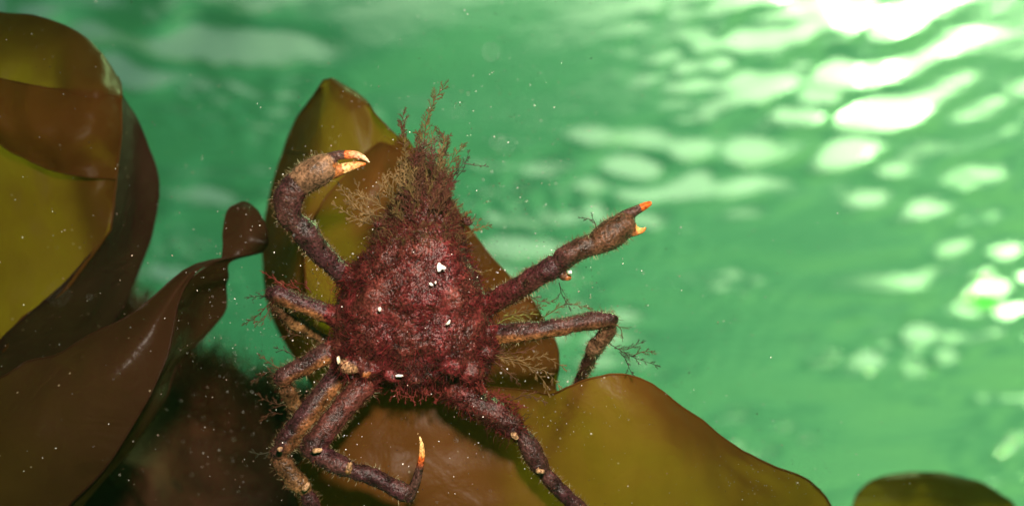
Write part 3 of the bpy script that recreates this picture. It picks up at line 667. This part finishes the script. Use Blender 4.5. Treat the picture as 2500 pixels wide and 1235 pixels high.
# grains over shell and hair, the near-white ones standing in for wet sparkle
def add_grains(name, ids, s0, s1, pal, lift):
    V = []; Fs = []; C = []; off = 0
    base = np.array([(1, 0, 0), (-1, 0, 0), (0, 1, 0), (0, -1, 0), (0, 0, 1), (0, 0, -1)], dtype=float)
    tri = np.array([(0, 2, 4), (2, 1, 4), (1, 3, 4), (3, 0, 4), (2, 0, 5), (1, 2, 5), (3, 1, 5), (0, 3, 5)])
    for i in ids:
        s = s0 + (s1 - s0) * random.random() ** 2.5
        q = np.linalg.qr(rng.normal(0, 1, (3, 3)))[0]
        v = (base * (np.array((1, 0.8, 0.55)) * (0.7 + 0.6 * rng.random((6, 1))))) @ q * s + co[i] + nrm[i] * random.uniform(-0.2, lift)
        V.append(v); Fs.append(tri + off); off += 6
        C.append(np.repeat(np.array(pal[random.randrange(len(pal))])[None] * (0.6 + 0.6 * random.random()), 6, 0))
    o = mesh_obj(name, np.vstack(V), np.vstack(Fs), GRAINS, crab, False, np.vstack(C)); o['kind'] = 'stuff'
PAL = [(0.05, 0.02, 0.02), (0.07, 0.025, 0.02), (0.10, 0.05, 0.04), (0.9, 0.8, 0.75), (0.22, 0.13, 0.11), (0.10, 0.04, 0.04), (0.08, 0.03, 0.03), (0.32, 0.15, 0.12), (0.05, 0.02, 0.02), (0.14, 0.07, 0.05)]  # mostly dark grains, a near-white one as painted sparkle
add_grains('sparkle_grains', pick((hair > 1.5) & (facing > 0.1), 5200), 0.00008, 0.00038, PAL, 0.0012)
add_grains('sparkle_grains', pick((hair > 0.45) & (hair < 1.5) & vis, 4200), 0.00007, 0.00032, PAL, 0.0004)

def both(n1, n2): return np.concatenate([pick((hair > 1.5) & (facing > 0.1), n1), pick((hair > 0.3) & (hair < 1.5) & (facing > -0.1), n2)])
add_grains('pale_glints', both(1700, 1300), 0.00018, 0.00040, [(0.85, 0.74, 0.68), (0.6, 0.42, 0.36), (0.9, 0.85, 0.8)], 0.0024)  # larger near-white grains added as painted wet glints

# white shell fragments stuck on the carapace
kdb = kdtree.KDTree(nv_)
for i in range(nv_): kdb.insert(Vector(co[i]), i)
kdb.balance()
def surf(px, py):
    """front surface point of the crab seen at that pixel"""
    o = Vector((0, 0, 0)); d = P(px, py, 1).normalized()
    hit, loc, nn, _ = crab.ray_cast(o, d)
    return (loc, nn) if hit else (P(px, py, D0), -FWD)
bpy.context.view_layer.update()
def fragment(px, py, outline, c):
    loc, nn = surf(px, py); z = (nn * 0.6 - FWD).normalized(); x = z.cross(UP).normalized() * -1; y = z.cross(x)
    loc = loc + z * 0.0022
    m = PXM(D0 - .015); n = len(outline); V = []
    for s, h in ((0.85, 0.0), (0.8, 0.0005), (0.45, 0.0008)):
        for a, b in outline: V.append(loc + x * (a * s * m) - y * (b * s * m) + z * h * (1 + 0.3 * random.random()))
    V.append(loc + z * 0.0009)
    F = []
    for lev in (0, 1):
        for i in range(n): F.append((lev * n + i, lev * n + (i + 1) % n, (lev + 1) * n + (i + 1) % n, (lev + 1) * n + i))
    for i in range(n): F.append((2 * n + i, 2 * n + (i + 1) % n, 3 * n))
    F.append(tuple(range(n))[::-1])
    o = mesh_obj('shell_fragment', [tuple(v) for v in V], F, GRAINS, crab, False, np.repeat(np.array(c)[None], len(V), 0)); o['label'] = 'white broken shell fragment'
fragment(1074, 653, [(-12, -3), (-9, -13), (-3, -15), (2, -9), (9, -6), (16, 0), (12, 6), (3, 5), (-2, 11), (-9, 12)], (0.72, 0.63, 0.58))
fragment(1055, 694, [(-7, -3), (-2, -5), (5, 0), (6, 4), (0, 6), (-5, 3)], (0.72, 0.63, 0.58))
fragment(1066, 690, [(-3, -3), (1, -5), (3, 0), (1, 5), (-2, 4)], (0.72, 0.63, 0.58))
fragment(1094, 786, [(-8, 5), (-3, -1), (4, -9), (7, -6), (5, 3), (-2, 7)], (0.65, 0.6, 0.5))
fragment(929, 754, [(-4, -5), (2, -7), (5, -2), (4, 5), (-1, 7), (-5, 3)], (0.75, 0.65, 0.55))
fragment(974, 917, [(-13, -2), (-4, -5), (10, -3), (12, 1), (3, 4), (-10, 3)], (0.7, 0.62, 0.58))
fragment(1383, 664, [(-6, -4), (3, -5), (6, 1), (4, 6), (-5, 4)], (0.7, 0.65, 0.6))
fragment(834, 880, [(-5, -9), (0, -12), (4, -3), (5, 8), (0, 12), (-4, 4)], (0.6, 0.48, 0.33))

# branching algae sprigs growing on the crab
def sprig(pts, c, bl=26, step=10, r0=2.0, fork=2, spread=0.75, d0=None, fan=1.0, into=None):
    """pts: (px, py, mm offset); bl branch length px; step px between branches"""
    tb = into or Tubes(4)
    base = np.array([(a, b, D0 * 1000 + o) for a, b, o in pts], dtype=float)
    n = max(6, int(np.linalg.norm(np.diff(base[:, :2], axis=0), axis=1).sum() / 5))
    g = cr(base, n); g[1:, :2] += np.cumsum(rng.normal(0, 0.5, (n - 1, 2)), 0)
    def W(q): return np.array(P(q[0], q[1], q[2] / 1000))
    m = PXM(D0)
    cv = lambda: np.array(c) * (0.6 + 0.8 * random.random())
    tb.add([W(q) for q in g], np.linspace(r0 * 0.8, 0.6, n) * m, cv())
    def br(p, ang, ln, r, lev):
        k = 4; a = ang; q = np.array(p); P_ = [q.copy()]; zt = random.uniform(-1, 1) * 0.05; bend = random.uniform(-0.08, 0.08)
        for s in range(k):
            a += bend + random.uniform(-0.05, 0.05); q = q + np.array((math.cos(a), math.sin(a), zt)) * ln / k; P_.append(q.copy())
            if lev > 0:
                for sd in (-1, 1):
                    if random.random() < 0.75: br(q, a + sd * random.uniform(0.38, 0.62), ln * random.uniform(0.32, 0.5) * (1.15 - 0.15 * s), r * 0.75, lev - 1)
        tb.add([W(x) for x in P_], np.linspace(r, 0.4, k + 1) * m, cv())
    acc = 0; side = 1
    for i in range(1, n):
        t = g[i] - g[i - 1]; acc += np.linalg.norm(t[:2])
        if acc > step * 0.72:
            acc = 0; side = -side; f = i / n
            a = math.atan2(t[1], t[0]) + side * random.uniform(0.55, 0.85) * spread
            br(g[i], a, bl * (1.0 - 0.5 * f) * random.uniform(0.55, 1.1) * fan, r0 * 0.5, 1 if fork < 2 or f > 0.75 else (2 if random.random() < 0.3 else 1))
    br(g[-1], math.atan2(g[-1][1] - g[-2][1], g[-1][0] - g[-2][0]), bl * 0.5, 0.8, 1)
    return None if into else tb.build('algae_sprig', ALGAE, crab)
RB = (0.085, 0.036, 0.020); OB = (0.11, 0.070, 0.026); DKR = (0.07, 0.02, 0.016); TN = (0.17, 0.105, 0.045); DK = (0.05, 0.045, 0.03); RD = (0.13, 0.022, 0.018); GN = (0.13, 0.13, 0.03)
# crown of sprigs on the beak
sprig([(1036, 470, -6), (1032, 380, -8), (1040, 295, -9), (1060, 240, -9), (1085, 208, -9)], OB, 34, 8, 2.4)
sprig([(992, 470, -7), (996, 390, -8), (986, 330, -8), (990, 280, -8)], RB, 34, 8, 2.4)
sprig([(1062, 470, -6), (1078, 400, -8), (1088, 350, -8), (1078, 320, -8)], RB, 34, 8, 2.2)
sprig([(1075, 455, -6), (1098, 405, -7), (1128, 358, -7)], OB, 30, 8, 2.0)
sprig([(1060, 440, -6), (1052, 390, -8), (1060, 330, -8)], OB, 30, 8, 2.0)
sprig([(1010, 455, -6), (1012, 400, -8), (1024, 330, -8)], RB, 30, 8, 2.0)
sprig([(1085, 480, -5), (1110, 425, -6), (1135, 395, -6)], DK, 22, 14, 1.8)
sprig([(1135, 400, -6), (1160, 404, -6), (1186, 408, -6)], DK, 10, 16, 1.8, 1)
sprig([(1092, 480, -5), (1108, 445, -6), (1130, 410, -6), (1140, 378, -6)], DK, 20, 18, 1.8, 1)
for _ in range(46):
    x = random.uniform(985, 1085); y = random.uniform(415, 545); o = random.uniform(-13, -4)
    ln = random.uniform(45, 95); a = -math.pi / 2 + (x - 1035) / 170 + random.uniform(-0.35, 0.35)
    sprig([(x, y, o), (x + math.cos(a) * ln * .5, y + math.sin(a) * ln * .5, o - 1.5), (x + math.cos(a + .15) * ln, y + math.sin(a + .15) * ln, o - 2)], random.choice((RB, RB, TN, OB, DKR)), 24, 5, 1.6)
# tan sprigs beside the beak
for q in ([(915, 545, -6), (880, 515, -8), (848, 480, -9), (832, 455, -9)], [(912, 545, -6), (890, 500, -8), (868, 452, -9)], [(905, 548, -6), (865, 530, -8), (826, 505, -9)],
          [(940, 510, -6), (900, 485, -8), (862, 470, -9)], [(955, 490, -6), (940, 455, -9), (948, 425, -9)], [(935, 530, -7), (895, 522, -9), (850, 500, -9)], [(960, 470, -6), (962, 440, -9), (975, 410, -9)], [(930, 500, -6), (925, 470, -9), (935, 440, -9)]):
    sprig(q, TN, 26, 8, 2.0, 2, 0.9)
# edges of the carapace
for q in ([(1125, 572, -4), (1155, 562, -5), (1190, 548, -5)], [(1120, 540, -4), (1140, 520, -5)], [(1130, 590, -4), (1150, 572, -4), (1165, 540, -4)], [(1150, 655, -3), (1172, 665, -4), (1196, 660, -4)], [(1100, 510, -4), (1122, 500, -5)]):
    sprig(q, OB, 18, 8, 1.4)
# tufts on the left legs
for q, c in (([(705, 712, -5), (684, 690, -6), (648, 668, -6)], RD), ([(735, 712, -5), (715, 695, -5), (690, 690, -5)], RD), ([(760, 715, -4), (745, 695, -4), (722, 690, -4)], RD), ([(662, 735, -4), (630, 768, -5), (598, 788, -5)], RB), ([(655, 730, -4), (640, 722, -5), (612, 725, -5)], DK), ([(660, 750, -4), (648, 775, -5), (632, 790, -5)], RB),
              ([(690, 905, -3), (662, 888, -5), (640, 870, -5)], RB), ([(685, 915, -3), (650, 908, -5), (622, 926, -5)], RB), ([(720, 870, -3), (700, 855, -4), (680, 850, -4)], DK), ([(700, 990, 0), (668, 985, -2), (636, 968, -2)], RB), ([(690, 1010, 0), (660, 1005, -2), (640, 1020, -2)], RB), ([(665, 1100, -4), (640, 1108, -5), (620, 1104, -5)], DK), ([(735, 820, 4), (715, 815, 4), (695, 820, 4)], RB)):
    sprig(q, c, 22, 10, 1.7, 1)
# right side
for q, c in (([(1230, 775, -6), (1275, 760, -7), (1320, 748, -7)], OB), ([(1320, 778, -7), (1380, 745, -8), (1430, 752, -8)], OB), ([(1365, 690, -14), (1372, 720, -12), (1388, 745, -11)], DK), ([(1230, 770, -5), (1260, 770, -6), (1300, 768, -6)], GN), ([(1215, 790, -4), (1250, 775, -6), (1280, 785, -6)], GN), ([(1290, 720, -9), (1315, 735, -9), (1345, 735, -9)], RB),
              ([(1490, 840, -4), (1520, 858, -5), (1555, 875, -5), (1600, 890, -5)], DK), ([(1500, 850, -4), (1530, 852, -5), (1563, 836, -5)], DK), ([(1512, 858, -4), (1528, 880, -5), (1540, 908, -5)], DK), ([(1540, 870, -4), (1565, 862, -5), (1585, 858, -5)], RB),
              ([(1195, 865, -5), (1270, 880, -8), (1330, 872, -9), (1376, 898, -9)], TN), ([(1200, 872, -5), (1280, 892, -8), (1320, 925, -9), (1330, 955, -9)], TN), ([(1200, 860, -5), (1255, 862, -8), (1300, 850, -9)], RB), ([(1205, 880, -5), (1240, 910, -7), (1262, 930, -8)], RB), ([(1290, 895, -8), (1330, 905, -9), (1365, 938, -9)], TN), ([(1230, 985, -6), (1285, 962, -8), (1325, 975, -8)], RB), ([(1455, 560, -18), (1448, 540, -18), (1425, 534, -18)], DK), ([(1500, 790, -8), (1515, 800, -8), (1520, 815, -8)], RB)):
    sprig(q, c, 26, 13, 1.5, 1)
beard = Tubes(4)
# ragged beard under the rump and along the hind leg
for _ in range(26):
    x = random.uniform(960, 1180); y = 925 + random.uniform(0, 20)
    sprig([(x, y, -4), (x + random.uniform(-8, 8), y + 18, -5), (x + random.uniform(-16, 16), y + random.uniform(24, 48), -5)], RD, 12, 7, 1.3, 1, into=beard)
for _ in range(20):
    f = random.random(); x = 1130 + 130 * f; y = 975 + 70 * f - 30
    sprig([(x, y, -6), (x + random.uniform(0, 14), y - 14, -8), (x + random.uniform(5, 35), y - random.uniform(10, 26), -9)], RD, 14, 6, 1.3, 1, into=beard)

wb = beard.build('weed_beard', ALGAE, crab); wb['kind'] = 'stuff'

# ------------------------------------------------------------------ drifting specks in the water
def specks():
    V = []; Fs = []; off = 0
    base = np.array([(1, 0, 0), (-1, 0, 0), (0, 1, 0), (0, -1, 0), (0, 0, 1), (0, 0, -1)], dtype=float)
    tri = np.array([(0, 2, 4), (2, 1, 4), (1, 3, 4), (3, 0, 4), (2, 0, 5), (1, 2, 5), (3, 1, 5), (0, 3, 5)])
    def add(px, py, d, s):
        nonlocal off
        q = np.linalg.qr(rng.normal(0, 1, (3, 3)))[0]
        V.append((base * rng.uniform(0.5, 1.3, (6, 1))) @ q * s + np.array(P(px, py, d))); Fs.append(tri + off); off += 6
    for _ in range(80): add(random.uniform(-100, 2600), random.uniform(-50, 1300), random.uniform(0.2, 0.32), random.uniform(0.00007, 0.0002))
    for _ in range(70): add(random.gauss(500, 330), random.gauss(800, 300), random.uniform(0.24, 0.315), random.uniform(0.00007, 0.0002))
    for _ in range(110): add(random.gauss(1330, 110), random.gauss(1020, 60), random.uniform(0.28, 0.30), random.uniform(0.00008, 0.00018))
    for _ in range(150): add(random.gauss(1880, 130), random.gauss(1170, 50), random.uniform(0.29, 0.315), random.uniform(0.00008, 0.00018))
    for _ in range(9): add(random.uniform(100, 1500), random.uniform(100, 1235), random.uniform(0.10, 0.15), random.uniform(0.00016, 0.0003))
    o = mesh_obj('marine_snow', np.vstack(V), np.vstack(Fs), GRAINS, None, False, np.full((off, 3), 0.28))
    tag(o, 'tiny pale specks drifting in the water', 'particles', kind='stuff')
specks()

# ------------------------------------------------------------------ green water between things
def haze():
    x0, x1, y0, y1, z0, z1 = -9, 9, -2, 14, -2.0, 0.88
    V = [(x, y, z) for z in (z0, z1) for y in (y0, y1) for x in (x0, x1)]
    F = [(0, 2, 3, 1), (4, 5, 7, 6), (0, 1, 5, 4), (2, 6, 7, 3), (0, 4, 6, 2), (1, 3, 7, 5)]
    m, t, o = new_mat('haze')
    v = N(t, 'ShaderNodeVolumePrincipled'); v.inputs['Color'].default_value = (0.35, 0.92, 0.45, 1); v.inputs['Density'].default_value = 0.045; v.inputs['Anisotropy'].default_value = 0.6
    t.links.new(v.outputs[0], o.inputs['Volume'])
    h = mesh_obj('haze', V, F, m, None, False); tag(h, 'green murky water filling the view', 'haze', kind='stuff')
haze()
